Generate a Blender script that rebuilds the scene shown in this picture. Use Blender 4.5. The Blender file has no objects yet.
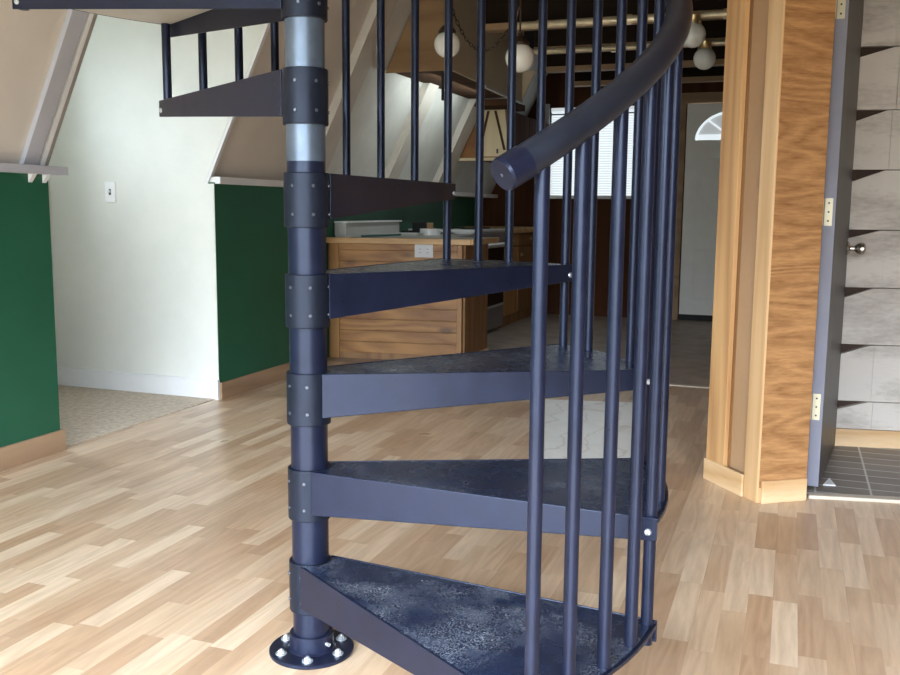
import bpy, math, random
from mathutils import Vector, Matrix
random.seed(7)
sc = bpy.context.scene
COL = sc.collection
PI = math.pi

# ------------------------------------------------------------------ materials
def new_mat(name):
    m = bpy.data.materials.new(name); m.use_nodes = True
    nt = m.node_tree
    return m, nt, nt.nodes['Principled BSDF'], nt.links

def N(nt, typ, **kw):
    n = nt.nodes.new(typ)
    for k, v in kw.items():
        if k in n.inputs: n.inputs[k].default_value = v
        else: setattr(n, k, v)
    return n

def math_(nt, op, a, b=None, c=None):
    n = nt.nodes.new('ShaderNodeMath'); n.operation = op
    for i, v in enumerate((a, b, c)):
        if v is None: continue
        if isinstance(v, (int, float)): n.inputs[i].default_value = v
        else: nt.links.new(v, n.inputs[i])
    return n.outputs[0]

def ramp(nt, fac, stops, interp='LINEAR'):
    r = nt.nodes.new('ShaderNodeValToRGB'); r.color_ramp.interpolation = interp
    els = r.color_ramp.elements
    while len(els) < len(stops): els.new(0.5)
    for e, (p, c) in zip(els, stops):
        e.position = p; e.color = (*c, 1)
    nt.links.new(fac, r.inputs['Fac']); return r.outputs['Color']

def mix(nt, fac, a, b, mode='MIX'):
    n = nt.nodes.new('ShaderNodeMix'); n.data_type = 'RGBA'; n.blend_type = mode
    for i, v in ((0, fac), (6, a), (7, b)):
        if isinstance(v, (int, float)): n.inputs[i].default_value = v
        elif isinstance(v, tuple): n.inputs[i].default_value = (*v, 1)
        else: nt.links.new(v, n.inputs[i])
    return n.outputs[2]

def coords(nt, scale=(1, 1, 1), rot=(0, 0, 0)):
    g = nt.nodes.new('ShaderNodeNewGeometry')
    mp = nt.nodes.new('ShaderNodeMapping')
    mp.inputs['Scale'].default_value = scale; mp.inputs['Rotation'].default_value = rot
    tc = nt.nodes.new('ShaderNodeTexCoord')
    nt.links.new(tc.outputs['Object'], mp.inputs['Vector'])
    return mp.outputs['Vector']

def noise(nt, vec, scale, detail=4, rough=.55, dist=0.0):
    n = nt.nodes.new('ShaderNodeTexNoise')
    n.inputs['Scale'].default_value = scale; n.inputs['Detail'].default_value = detail
    n.inputs['Roughness'].default_value = rough; n.inputs['Distortion'].default_value = dist
    nt.links.new(vec, n.inputs['Vector']); return n.outputs['Fac']

def bump(nt, h, strength, dist, bsdf):
    b = nt.nodes.new('ShaderNodeBump'); b.inputs['Strength'].default_value = strength
    b.inputs['Distance'].default_value = dist
    nt.links.new(h, b.inputs['Height']); nt.links.new(b.outputs['Normal'], bsdf.inputs['Normal'])

def plain(name, col, rough=.5, metal=0.0, spec=.5, var=0.0, vscale=8, bmp=0, bscale=60):
    m, nt, b, L = new_mat(name)
    b.inputs['Roughness'].default_value = rough; b.inputs['Metallic'].default_value = metal
    b.inputs['Specular IOR Level'].default_value = spec
    v = coords(nt)
    f = noise(nt, v, vscale, 5)
    lo = tuple(c * (1 - var) for c in col); hi = tuple(min(1, c * (1 + var)) for c in col)
    L.new(ramp(nt, f, [(.3, lo), (.7, hi)]), b.inputs['Base Color'])
    if bmp: bump(nt, noise(nt, v, bscale, 6), bmp, .004, b)
    return m

def emis(name, col, strength):
    m, nt, b, L = new_mat(name)
    b.inputs['Base Color'].default_value = (*[c * .5 for c in col], 1)
    b.inputs['Emission Color'].default_value = (*col, 1)
    b.inputs['Emission Strength'].default_value = strength
    return m

def wood(name, light, dark, axis='Z', ring=9.0, stretch=.09, rough=.55, knots=0.0, seed=0.0, bmp=.15, fine=55, lo=.15, hi=.75, wr=1.1, wf=.5):
    """grain running along an axis, in object space"""
    m, nt, b, L = new_mat(name)
    s = [1, 1, 1]
    for ch in axis: s['XYZ'.index(ch)] = stretch
    v0 = coords(nt, tuple(s))
    ad = nt.nodes.new('ShaderNodeVectorMath'); ad.operation = 'ADD'
    ad.inputs[1].default_value = (seed, seed * 1.7, seed * .6); L.new(v0, ad.inputs[0]); v = ad.outputs[0]
    n1 = noise(nt, v, ring * .35, 2, .5, .3)
    rings = math_(nt, 'PINGPONG', math_(nt, 'MULTIPLY', n1, ring), .5)
    n2 = noise(nt, v, fine, 5, .6)
    f = math_(nt, 'ADD', math_(nt, 'MULTIPLY', rings, wr), math_(nt, 'MULTIPLY', n2, wf))
    col = ramp(nt, f, [(lo, dark), (hi, light)])
    if knots > 0:
        kv = coords(nt, tuple(.35 if 'XYZ'[i] in axis else 1 for i in range(3)))
        vo = nt.nodes.new('ShaderNodeTexVoronoi'); vo.inputs['Scale'].default_value = knots
        L.new(kv, vo.inputs['Vector'])
        kf = ramp(nt, vo.outputs['Distance'], [(.08, (1, 1, 1)), (.18, (0, 0, 0))])
        col = mix(nt, math_(nt, 'MULTIPLY', kf, .8), col, tuple(c * .35 for c in dark))
    L.new(col, b.inputs['Base Color'])
    b.inputs['Roughness'].default_value = rough
    if rough > .8: b.inputs['Specular IOR Level'].default_value = .1
    if bmp: bump(nt, f, bmp, .003, b)
    return m

def laminate():
    m, nt, b, L = new_mat('laminate_strips')
    tc = nt.nodes.new('ShaderNodeTexCoord')
    sp = nt.nodes.new('ShaderNodeSeparateXYZ'); L.new(tc.outputs['Object'], sp.inputs[0])
    x, y = sp.outputs[0], sp.outputs[1]
    W = .066
    ix = math_(nt, 'FLOOR', math_(nt, 'DIVIDE', x, W))
    wn = nt.nodes.new('ShaderNodeTexWhiteNoise'); wn.noise_dimensions = '1D'; L.new(ix, wn.inputs['W'])
    yy = math_(nt, 'ADD', math_(nt, 'DIVIDE', y, .40), math_(nt, 'MULTIPLY', wn.outputs['Value'], 7.3))
    jit = nt.nodes.new('ShaderNodeTexWhiteNoise'); jit.noise_dimensions = '2D'
    iy0 = math_(nt, 'FLOOR', yy)
    cb = nt.nodes.new('ShaderNodeCombineXYZ'); L.new(ix, cb.inputs[0]); L.new(iy0, cb.inputs[1])
    wn2 = nt.nodes.new('ShaderNodeTexWhiteNoise'); wn2.noise_dimensions = '2D'; L.new(cb.outputs[0], wn2.inputs['Vector'])
    tone = wn2.outputs['Value']
    base = ramp(nt, tone, [(0, (.46, .30, .185)), (.28, (.515, .35, .222)), (.50, (.57, .405, .265)), (.72, (.63, .47, .325)), (.92, (.67, .52, .37))])
    # grain: per strip shifted stretched noise
    cb2 = nt.nodes.new('ShaderNodeCombineXYZ')
    L.new(math_(nt, 'ADD', x, math_(nt, 'MULTIPLY', tone, 13.0)), cb2.inputs[0])
    L.new(math_(nt, 'MULTIPLY', y, .085), cb2.inputs[1]); L.new(math_(nt, 'MULTIPLY', tone, 31.0), cb2.inputs[2])
    n1 = noise(nt, cb2.outputs[0], 9, 2, .5, .2)
    rg = math_(nt, 'PINGPONG', math_(nt, 'MULTIPLY', n1, 9.0), .5)
    n2 = noise(nt, cb2.outputs[0], 130, 4, .6)
    g = math_(nt, 'ADD', math_(nt, 'MULTIPLY', rg, .75), math_(nt, 'MULTIPLY', n2, .6))
    gc = ramp(nt, g, [(.15, (.80, .76, .72)), (.70, (1.06, 1.05, 1.04))])
    col = mix(nt, 1.0, base, gc, 'MULTIPLY')
    # seams
    fx = math_(nt, 'FRACT', math_(nt, 'DIVIDE', x, W)); fy = math_(nt, 'FRACT', yy)
    plank = math_(nt, 'FRACT', math_(nt, 'DIVIDE', x, W * 3))
    s1 = math_(nt, 'LESS_THAN', plank, .008); s2 = math_(nt, 'LESS_THAN', fy, .0055); s3 = math_(nt, 'LESS_THAN', fx, .016)
    seam = math_(nt, 'MAXIMUM', math_(nt, 'MULTIPLY', s1, .45), math_(nt, 'MAXIMUM', math_(nt, 'MULTIPLY', s2, .18), math_(nt, 'MULTIPLY', s3, .12)))
    col = mix(nt, seam, col, (.30, .19, .12))
    # wear: broad dusty film
    d = noise(nt, tc.outputs['Object'], 2.2, 5, .6)
    col = mix(nt, math_(nt, 'MULTIPLY', ramp(nt, d, [(.45, (0, 0, 0)), (.75, (1, 1, 1))]), .16), col, (.70, .62, .53))
    L.new(col, b.inputs['Base Color'])
    L.new(ramp(nt, d, [(.3, (.27,) * 3), (.7, (.40,) * 3)]), b.inputs['Roughness'])
    b.inputs['Specular IOR Level'].default_value = .5
    bump(nt, n2, .03, .001, b)
    return m

def tiles(name, size, tile, grout, var, gw=.03, rot=0.0, rough=.4, axes=(0, 1), off=(0, 0)):
    m, nt, b, L = new_mat(name)
    v = coords(nt, rot=(0, 0, rot))
    sp = nt.nodes.new('ShaderNodeSeparateXYZ'); L.new(v, sp.inputs[0])
    a = math_(nt, 'DIVIDE', math_(nt, 'ADD', sp.outputs[axes[0]], off[0]), size[0]); c = math_(nt, 'DIVIDE', math_(nt, 'ADD', sp.outputs[axes[1]], off[1]), size[1])
    fa, fc = math_(nt, 'FRACT', a), math_(nt, 'FRACT', c)
    line = math_(nt, 'MAXIMUM', math_(nt, 'LESS_THAN', fa, gw), math_(nt, 'LESS_THAN', fc, gw * size[0] / size[1]))
    cb = nt.nodes.new('ShaderNodeCombineXYZ'); L.new(math_(nt, 'FLOOR', a), cb.inputs[0]); L.new(math_(nt, 'FLOOR', c), cb.inputs[1])
    wn = nt.nodes.new('ShaderNodeTexWhiteNoise'); wn.noise_dimensions = '2D'; L.new(cb.outputs[0], wn.inputs['Vector'])
    n = noise(nt, v, 9, 6, .62)
    f = math_(nt, 'ADD', math_(nt, 'MULTIPLY', wn.outputs['Value'], .35), math_(nt, 'MULTIPLY', n, .8))
    col = ramp(nt, f, [(.25, tuple(c * (1 - var) for c in tile)), (.85, tuple(min(1, c * (1 + var)) for c in tile))])
    L.new(mix(nt, line, col, grout), b.inputs['Base Color'])
    b.inputs['Roughness'].default_value = rough
    bump(nt, math_(nt, 'SUBTRACT', n, line), .15, .004, b)
    return m

def painted_metal(name, col, rough, dust_glare=0.0, grain=0.0, tint=(.66, .75, 1.0), spec=.38):
    m, nt, b, L = new_mat(name)
    v = coords(nt)
    n = noise(nt, v, 18, 6, .65)
    c = ramp(nt, n, [(.3, tuple(x * .8 for x in col)), (.7, tuple(x * 1.25 for x in col))])
    if dust_glare:
        dn = noise(nt, v, 3.2, 4, .6, .6); sp_ = noise(nt, v, 240, 3, .7)
        patch = ramp(nt, dn, [(.47, (0, 0, 0)), (.62, (1, 1, 1))])
        spk = ramp(nt, sp_, [(.46, (0, 0, 0)), (.68, (1, 1, 1))])
        k = math_(nt, 'MULTIPLY', math_(nt, 'MULTIPLY', patch, spk), dust_glare)
        c = mix(nt, k, c, (.42, .46, .52))  # pale dust, raised to paint in window glare on the treads too
        vo = nt.nodes.new('ShaderNodeTexVoronoi'); vo.inputs['Scale'].default_value = 16; L.new(v, vo.inputs['Vector'])
        c = mix(nt, ramp(nt, vo.outputs['Distance'], [(.0, (.9,) * 3), (.045, (0, 0, 0))]), c, (.5, .52, .55))
    L.new(c, b.inputs['Base Color'])
    L.new(ramp(nt, n, [(.3, (rough - .05,) * 3), (.7, (rough + .06,) * 3)]), b.inputs['Roughness'])
    b.inputs['Specular IOR Level'].default_value = spec
    b.inputs['Specular Tint'].default_value = (*tint, 1)
    if grain: bump(nt, noise(nt, v, 320, 3, .6), grain, .0015, b)
    return m

M = {}
M['laminate'] = laminate()
M['black'] = painted_metal('black_painted_steel', (.0075, .0095, .022), .32)
M['collar'] = painted_metal('dull_black_collar', (.0075, .0095, .016), .42, spec=.30)
M['rail'] = painted_metal('handrail_vinyl', (.014, .017, .026), .36, spec=.5)
M['tread'] = painted_metal('dust_glare_tread', (.010, .017, .042), .26, dust_glare=.62, grain=.35, spec=.8)
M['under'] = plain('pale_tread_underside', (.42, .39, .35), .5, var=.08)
M['steel'] = plain('brushed_steel_pole', (.10, .13, .175), .36, .5, var=.12, vscale=30)
M['screw'] = plain('dark_screw', (.09, .10, .12), .35, .5, var=.1)
M['zinc'] = plain('zinc_bolt', (.56, .59, .62), .35, .7, var=.1)
M['white_plaster'] = plain('white_plaster', (.755, .77, .72), .75, var=.03, vscale=5, bmp=.35, bscale=28)
M['slope_paint'] = plain('beige_slope_paint', (.66, .61, .55), .7, var=.04, vscale=4, bmp=.15, bscale=30)
M['slope_pale'] = plain('pale_grey_slope_plaster', (.70, .71, .68), .65, var=.06, vscale=6, bmp=.3, bscale=24)
M['rafter'] = plain('painted_rafter', (.62, .58, .53), .6, var=.05)
M['green'] = plain('green_wall_paint', (.014, .102, .054), .48, var=.07, vscale=3, bmp=.05, bscale=80)
M['white_trim'] = plain('white_trim_paint', (.78, .79, .80), .45, var=.03)
M['grey_trim'] = plain('grey_sill_paint', (.46, .47, .52), .45, var=.04)
M['mid_trim'] = plain('grey_strip_paint', (.34, .32, .30), .5, var=.05)
M['carpet'] = plain('beige_carpet', (.54, .455, .36), .95, var=.22, vscale=38, bmp=.8, bscale=160)
M['base_wood'] = wood('tan_baseboard', (.38, .25, .15), (.27, .165, .095), 'Y', 7, .1, .5)
M['pine'] = wood('pine_trim', (.70, .42, .19), (.48, .24, .09), 'Z', 10, .045, .5, seed=3, knots=2.2)
M['pine_light'] = wood('light_pine_batten', (.76, .51, .275), (.58, .34, .155), 'Z', 9, .04, .5, seed=9, knots=2.0)
M['pine_h'] = wood('pine_base_trim', (.78, .55, .32), (.56, .32, .14), 'XY', 6, .15, .5, seed=5, knots=5)
M['hard'] = wood('hardboard_panel', (.46, .28, .15), (.38, .22, .11), 'Z', 3, .5, .7, seed=1, bmp=.4, fine=90)
M['ply'] = wood('rough_plywood', (.56, .295, .115), (.26, .11, .034), 'XY', 14, .14, .8, seed=2, bmp=.9, fine=120, lo=.30, hi=.95, wr=.7, wf=.9)
M['dark_door'] = wood('dark_grey_door', (.072, .062, .056), (.050, .043, .040), 'Z', 6, .05, .42, seed=4, bmp=.05)
M['door_edge'] = plain('grey_door_edge', (.24, .24, .30), .5, var=.05)
M['brass'] = plain('aged_brass', (.62, .46, .24), .28, .9, var=.15)
M['brass_bar'] = plain('worn_pale_brass', (.80, .68, .48), .38, .35, var=.2, vscale=14)
M['brass_pale'] = plain('dull_brass_hinge', (.62, .56, .40), .4, .5, var=.08)
M['nickel'] = plain('satin_nickel', (.56, .50, .42), .25, .9, var=.08)
M['siding'] = wood('weathered_siding', (.66, .60, .54), (.36, .31, .27), 'XY', 6, .3, .75, seed=6, bmp=.6, fine=70, wf=.8)
M['dark_void'] = plain('dark_brown_backing', (.05, .026, .017), .8, var=.1)
M['closet_tile'] = tiles('closet_floor_tile', (.205, .105), (.20, .17, .148), (.58, .58, .57), .3, .04, 0.0, .45, off=(.075, .03))
M['threshold'] = plain('pale_threshold', (.62, .54, .44), .5, var=.08, vscale=20)
M['kitchen_tile'] = plain('grey_kitchen_floor', (.42, .34, .275), .45, var=.25, vscale=6, bmp=.05)
M['marble'] = None
M['cab'] = wood('knotty_pine_cabinet', (.42, .205, .060), (.22, .085, .022), 'X', 9, .09, .45, seed=8, knots=6)
M['cab_v'] = wood('pine_stile', (.46, .245, .085), (.32, .15, .045), 'Z', 8, .06, .45, seed=11)
M['cab_dark'] = wood('dark_pine_cabinet', (.30, .15, .055), (.17, .075, .028), 'Z', 8, .06, .5, seed=12)
M['counter'] = plain('grey_laminate_top', (.36, .35, .33), .35, var=.05)
M['counter_edge'] = wood('pine_counter_edge', (.66, .42, .19), (.50, .28, .11), 'X', 8, .06, .4, seed=13)
M['stove_black'] = plain('black_oven_glass', (.012, .012, .013), .18)
M['stove_grey'] = plain('grey_enamel', (.20, .19, .19), .35, var=.05)
M['white_enamel'] = plain('white_enamel', (.72, .74, .75), .25, var=.03)
M['cream'] = plain('cream_board', (.60, .50, .36), .6, var=.04, vscale=3)
M['brown_ply'] = wood('brown_plywood_panel', (.34, .205, .10), (.225, .125, .055), 'X', 7, .07, .6, seed=14, fine=30)
M['dark_ply'] = wood('dark_stained_board', (.085, .042, .022), (.045, .022, .012), 'X', 6, .1, .85, seed=15)
M['panel_red'] = wood('dark_red_paneling', (.085, .034, .016), (.045, .018, .010), 'Z', 6, .06, .85, seed=16)
M['pale_pine'] = wood('pale_pine_boards', (.78, .66, .44), (.64, .50, .30), 'Z', 7, .06, .5, seed=17)
M['orange_wood'] = wood('orange_paneling', (.32, .14, .045), (.22, .09, .028), 'X', 6, .08, .5, seed=18)
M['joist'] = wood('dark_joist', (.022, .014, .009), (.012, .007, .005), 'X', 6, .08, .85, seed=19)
M['joist_brown'] = wood('brown_ceiling_trim', (.36, .23, .12), (.24, .14, .07), 'X', 6, .08, .6, seed=20)
M['loft_wood'] = wood('brown_loft_boards', (.20, .125, .07), (.12, .07, .035), 'Y', 6, .08, .7, seed=21)
M['ceil'] = plain('white_ceiling', (.78, .77, .73), .8, var=.03)
M['globe'] = plain('opal_glass', (.90, .90, .86), .18, var=.04)
M['bulb'] = plain('clear_white_bulb', (.86, .88, .86), .12, var=.05)
M['chain'] = plain('bronze_chain', (.055, .032, .02), .45, .3)
M['door_white'] = plain('grey_white_door', (.80, .80, .77), .45, var=.03)
M['blind'] = emis('daylit_blind', (.90, .97, 1.0), .30)
M['pane'] = emis('daylit_pane', (.86, .95, 1.0), .46)
M['frost'] = emis('frosted_pane', (.80, .84, .86), .20)
M['plastic'] = plain('white_plastic', (.90, .91, .92), .35, var=.02)
M['plastic_dim'] = plain('pale_outlet_plastic', (.62, .63, .66), .35, var=.02)
M['slot'] = plain('dark_slot', (.05, .05, .05), .5)
M['foam'] = plain('grey_white_board', (.55, .55, .53), .6, var=.04)
M['teal'] = plain('teal_rod', (.03, .12, .12), .4)
M['rubber'] = plain('black_rubber', (.012, .012, .013), .7)

def marble():
    m, nt, b, L = new_mat('white_hearth_slab')
    v = coords(nt)
    n = noise(nt, v, 5, 6, .62, 1.2)
    c = ramp(nt, n, [(.28, (.58, .52, .44)), (.38, (.86, .86, .82)), (.7, (.93, .95, .93))])
    w = nt.nodes.new('ShaderNodeTexWave'); w.inputs['Scale'].default_value = 2.2; w.inputs['Distortion'].default_value = 9
    w.inputs['Detail'].default_value = 4; L.new(v, w.inputs['Vector'])
    c = mix(nt, math_(nt, 'MULTIPLY', ramp(nt, w.outputs['Fac'], [(.0, (1, 1, 1)), (.04, (0, 0, 0))]), .35), c, (.45, .41, .36))
    L.new(c, b.inputs['Base Color']); b.inputs['Roughness'].default_value = .3
    return m
M['marble'] = marble()

# ------------------------------------------------------------------ mesh builder
class MB:
    def __init__(s): s.v = []; s.f = []; s.m = []; s.sm = []
    def add(s, vs, fs, mi=0, smooth=False):
        o = len(s.v); s.v += [Vector(p) for p in vs]
        for f in fs: s.f.append([i + o for i in f]); s.m.append(mi); s.sm.append(smooth)
        return s
    def ext(s, poly, vec, mi=0):
        n = len(poly); vec = Vector(vec); a = [Vector(p) for p in poly]; b = [p + vec for p in a]
        fs = [list(range(n))[::-1], list(range(n, 2 * n))] + [[i, (i + 1) % n, (i + 1) % n + n, i + n] for i in range(n)]
        nrm = Vector((0, 0, 0))
        for i in range(n):
            p, q = a[i], a[(i + 1) % n]
            nrm += Vector(((p.y - q.y) * (p.z + q.z), (p.z - q.z) * (p.x + q.x), (p.x - q.x) * (p.y + q.y)))
        if nrm.dot(vec) < 0: fs = [f[::-1] for f in fs]
        return s.add(a + b, fs, mi)
    def prism(s, poly, z0, z1, mi=0): return s.ext([(x, y, z0) for x, y in poly], (0, 0, z1 - z0), mi)
    def box(s, x0, x1, y0, y1, z0, z1, mi=0):
        return s.prism([(x0, y0), (x1, y0), (x1, y1), (x0, y1)], z0, z1, mi)
    def slab(s, p, d, n, s0, s1, t0, t1, z0, z1, mi=0):
        """box in a vertical plane: p origin, d along, n outward (2D)"""
        P = lambda a, b: (p[0] + d[0] * a + n[0] * b, p[1] + d[1] * a + n[1] * b)
        return s.prism([P(s0, t0), P(s1, t0), P(s1, t1), P(s0, t1)], z0, z1, mi)
    def tube(s, pts, r, n=16, mi=0, caps=True):
        pts = [Vector(p) for p in pts]; rs = r if isinstance(r, list) else [r] * len(pts)
        vs = []; ref = None
        for i, p in enumerate(pts):
            t = (pts[min(i + 1, len(pts) - 1)] - pts[max(i - 1, 0)]).normalized()
            if ref is None: ref = Vector((0, 0, 1)) if abs(t.z) < .9 else Vector((1, 0, 0))
            u = (ref - t * ref.dot(t)).normalized(); w = t.cross(u); ref = u
            vs += [p + u * rs[i] * math.cos(2 * PI * k / n) + w * rs[i] * math.sin(2 * PI * k / n) for k in range(n)]
        fs = []
        for i in range(len(pts) - 1):
            for k in range(n):
                fs.append([i * n + k, i * n + (k + 1) % n, (i + 1) * n + (k + 1) % n, (i + 1) * n + k])
        s.add(vs, fs, mi, True)
        if caps:
            s.add(vs[:n], [list(range(n))[::-1]], mi); s.add(vs[-n:], [list(range(n))], mi)
        return s
    def lathe(s, c, prof, n=32, mi=0, axis=(0, 0, 1), smooth=True):
        """prof = [(r, h)...] around axis through c; sharp corners by repeated rings"""
        ax = Vector(axis).normalized(); ref = Vector((1, 0, 0)) if abs(ax.x) < .9 else Vector((0, 1, 0))
        u = (ref - ax * ref.dot(ax)).normalized(); w = ax.cross(u); c = Vector(c)
        for (r0, h0), (r1, h1) in zip(prof[:-1], prof[1:]):
            vs = []
            for r, h in ((r0, h0), (r1, h1)):
                vs += [c + ax * h + u * r * math.cos(2 * PI * k / n) + w * r * math.sin(2 * PI * k / n) for k in range(n)]
            s.add(vs, [[k, (k + 1) % n, n + (k + 1) % n, n + k] for k in range(n)], mi, smooth)
        return s
    def ball(s, c, r, n=24, m=14, mi=0, zs=1.0):
        prof = [(max(1e-4, r * math.sin(PI * j / m)), -r * zs * math.cos(PI * j / m)) for j in range(m + 1)]
        vs = []; c = Vector(c)
        for rr, h in prof: vs += [c + Vector((rr * math.cos(2 * PI * k / n), rr * math.sin(2 * PI * k / n), h)) for k in range(n)]
        fs = [[j * n + k, j * n + (k + 1) % n, (j + 1) * n + (k + 1) % n, (j + 1) * n + k] for j in range(m) for k in range(n)]
        return s.add(vs, fs, mi, True)
    def build(s, name, mats, parent=None, bevel=0.0, at=None, solid=0.0):
        loc = Vector(at) if at is not None else Vector((0, 0, 0))
        ploc = Vector((0, 0, 0)); q = parent
        while q is not None: ploc += q.location; q = q.parent
        me = bpy.data.meshes.new(name)
        me.from_pydata([tuple(p - loc - (ploc if parent else Vector((0, 0, 0)))) for p in s.v], [], s.f)
        mats = mats if isinstance(mats, (list, tuple)) else [mats]
        for m in mats: me.materials.append(m)
        for p, mi, sm in zip(me.polygons, s.m, s.sm): p.material_index = mi; p.use_smooth = sm
        me.update()
        o = bpy.data.objects.new(name, me); COL.objects.link(o)
        if parent: o.parent = parent
        o.location = loc
        if bevel:
            b = o.modifiers.new('bevel', 'BEVEL'); b.width = bevel; b.segments = 2; b.limit_method = 'ANGLE'; b.angle_limit = math.radians(40)
        return o

def tag(o, label, cat, group=None):
    o['label'] = label; o['category'] = cat
    if group: o['group'] = group
    return o
def thing(name, loc, label, cat, group=None):
    e = bpy.data.objects.new(name, None); COL.objects.link(e); e.location = loc; e.empty_display_size = .1
    return tag(e, label, cat, group)
def struct(name, mb, m, bevel=0.0, parent=None):
    o = mb.build(name, m, parent, bevel)
    if parent is None: o['kind'] = 'structure'
    return o

# ------------------------------------------------------------------ the setting
KX = -3.05                    # face of the knee walls
SL = math.tan(math.radians(64.25))
def sx(z): return KX - .055 + (z - 1.235) / SL     # room face of the sloped ceiling at height z
YB = -1.25                    # gable wall behind the camera
YF = 9.75                     # far wall
A0, A1 = 3.27, 4.52           # the alcove opening
struct('floor', MB().box(KX - .02, 2.8, YB, 6.0, -.06, 0).box(KX - .2, KX - .02, 5.6, 6.0, -.06, 0), M['laminate'])
struct('floor_kitchen', MB().box(KX - .2, -.20, 6.0, YF + .1, -.06, -.001), M['kitchen_tile'])
struct('floor_alcove', MB().box(-4.3, KX - .02, A0 - .1, A1 + .1, -.06, .004), M['carpet'])
struct('trim_1', MB().box(-2.2, -.29, 5.97, 6.03, 0, .006), M['threshold'])
# the pale worn slab let into the laminate
hp = [(-1.365, 5.22), (-1.035, 3.85), (-.47, 3.98), (-.72, 5.36)]
struct('floor_slab', MB().prism(hp, -.01, .0025), M['marble'])

# knee walls
w = MB().box(KX - .12, KX, YB, A0, 0, 1.232)
kl = struct('wall_left', w, M['green'])
w = MB().box(KX - .30, KX, A1, 5.75, 0, 1.232).box(KX - .30, KX - .15, 5.75, YF, 0, 1.232)
kr = struct('wall_left_kitchen', w, M['green'])
sill = MB().box(KX - .10, KX + .035, YB, A0 + .085, 1.226, 1.262)
sl_l = struct('trim_2', sill, M['grey_trim'], .002)
br = MB()
for yy in (A0 - .115, A0 - .035):
    br.ext([(KX + .001, yy, 1.226), (KX + .030, yy, 1.226), (KX + .001, yy, 1.190)], (0, .022, 0))
struct('trim_3', br, M['white_trim'])
sill = MB().box(KX - .20, KX + .035, A1 + .005, YF, 1.224, 1.262)
struct('trim_4', sill, M['white_trim'], .002)
struct('baseboard_left', MB().box(KX, KX + .016, YB, A0 + .005, 0, .096).box(KX - .12, KX + .016, A0, A0 + .016, 0, .096), M['base_wood'], .002)
struct('baseboard_left_kitchen', MB().box(KX, KX + .016, A1, 5.75, 0, .096), M['base_wood'], .002)

# sloped ceilings (A-frame), thick panels above the knee walls
ZT = 3.6
def slope(name, y0, y1, z0, m):
    a = [(sx(z0), y0, z0), (sx(ZT), y0, ZT), (sx(ZT) - .15, y0, ZT), (sx(z0) - .15, y0, z0)]
    return struct(name, MB().ext(a, (0, y1 - y0, 0)), m)
slope('ceiling_slope_left', YB, A0, 1.262, M['slope_paint'])
slope('ceiling_slope_right', A1, 5.58, 1.262, M['slope_paint'])
slope('ceiling_slope_kitchen', 5.58, YF, 1.262, M['slope_pale'])
slope('ceiling_slope_dormer', A0, A1, 2.41, M['slope_paint'])
def slope_strip(mb, y0, y1, th, z0=1.262, z1=3.5, mi=0, t0=-.01):
    nx, nz = math.sin(math.radians(64.25)), -math.cos(math.radians(64.25))
    P = lambda z, t: (sx(z) + nx * t, y0, z + nz * t)
    return mb.ext([P(z0, t0), P(z0, th), P(z1, th), P(z1, t0)], (0, y1 - y0, 0), mi)
struct('trim_5', slope_strip(MB(), 3.150, 3.236, .022), M['grey_trim'], .003)
struct('trim_6', slope_strip(slope_strip(MB(), 3.236, 3.252, .006, mi=1), 3.252, 3.275, .018), [M['white_trim'], M['mid_trim']])
struct('trim_7', slope_strip(slope_strip(MB(), 3.275, 3.305, .010, z0=1.262), A0, 3.300, -.01, t0=-.14), M['mid_trim'])
struct('trim_8', slope_strip(MB(), A1 - .004, A1 + .022, .016, z0=1.215), M['white_trim'])
for i, (a, b_) in enumerate(((5.55, 5.76), (6.80, 7.00), (7.90, 8.15))):
    struct('trim_%d' % (9 + i), slope_strip(MB(), a, b_, .055), M['rafter'], .004)

# alcove (dormer)
side = [(-4.30, 0), (KX - .0005, 0), (KX - .0005, 1.224)] + [(sx(1.224), 1.224), (sx(2.40), 2.40), (-4.30, 2.40)]
struct('wall_alcove_right', MB().ext([(x, A1 - .006, z) for x, z in side], (0, .14, 0)), M['white_plaster'])
struct('wall_alcove_left', MB().ext([(x if x < KX - .13 else KX - .13, A0 - .14, z) for x, z in side[:2]] + [(KX - .13, A0 - .14, 1.2), (sx(1.27) - .16, A0 - .14, 1.27), (sx(2.40) - .16, A0 - .14, 2.40), (-4.3, A0 - .14, 2.40)], (0, .14, 0)), M['white_plaster'])
WY0, WY1, WZ0, WZ1 = 3.42, 3.88, 1.62, 2.28
wb = MB()
wb.box(-4.34, -4.20, A0 - .14, A1 + .1, 0, WZ0).box(-4.34, -4.20, A0 - .14, A1 + .1, WZ1, 2.40)
wb.box(-4.34, -4.20, A0 - .14, WY0, WZ0, WZ1).box(-4.34, -4.20, WY1, A1 + .1, WZ0, WZ1)
struct('wall_alcove_back', wb, M['white_plaster'])
struct('window_1', MB().box(-4.335, -4.30, WY0 - .03, WY1 + .03, WZ0 - .03, WZ0).box(-4.335, -4.30, WY0 - .03, WY1 + .03, WZ1, WZ1 + .03), M['white_trim'])
struct('ceiling_alcove', MB().box(-4.34, sx(2.40), A0 - .14, A1 + .14, 2.40, 2.45), M['ceil'])
struct('baseboard_alcove', MB().box(-4.20, KX - .02, A1 - .022, A1 - .006, .004, .115).box(-4.20, -4.186, A0, A1 - .02, .004, .115)
       .box(KX - .022, KX + .004, A1 - .022, A1, 0, .115), M['white_trim'], .002)

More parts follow.
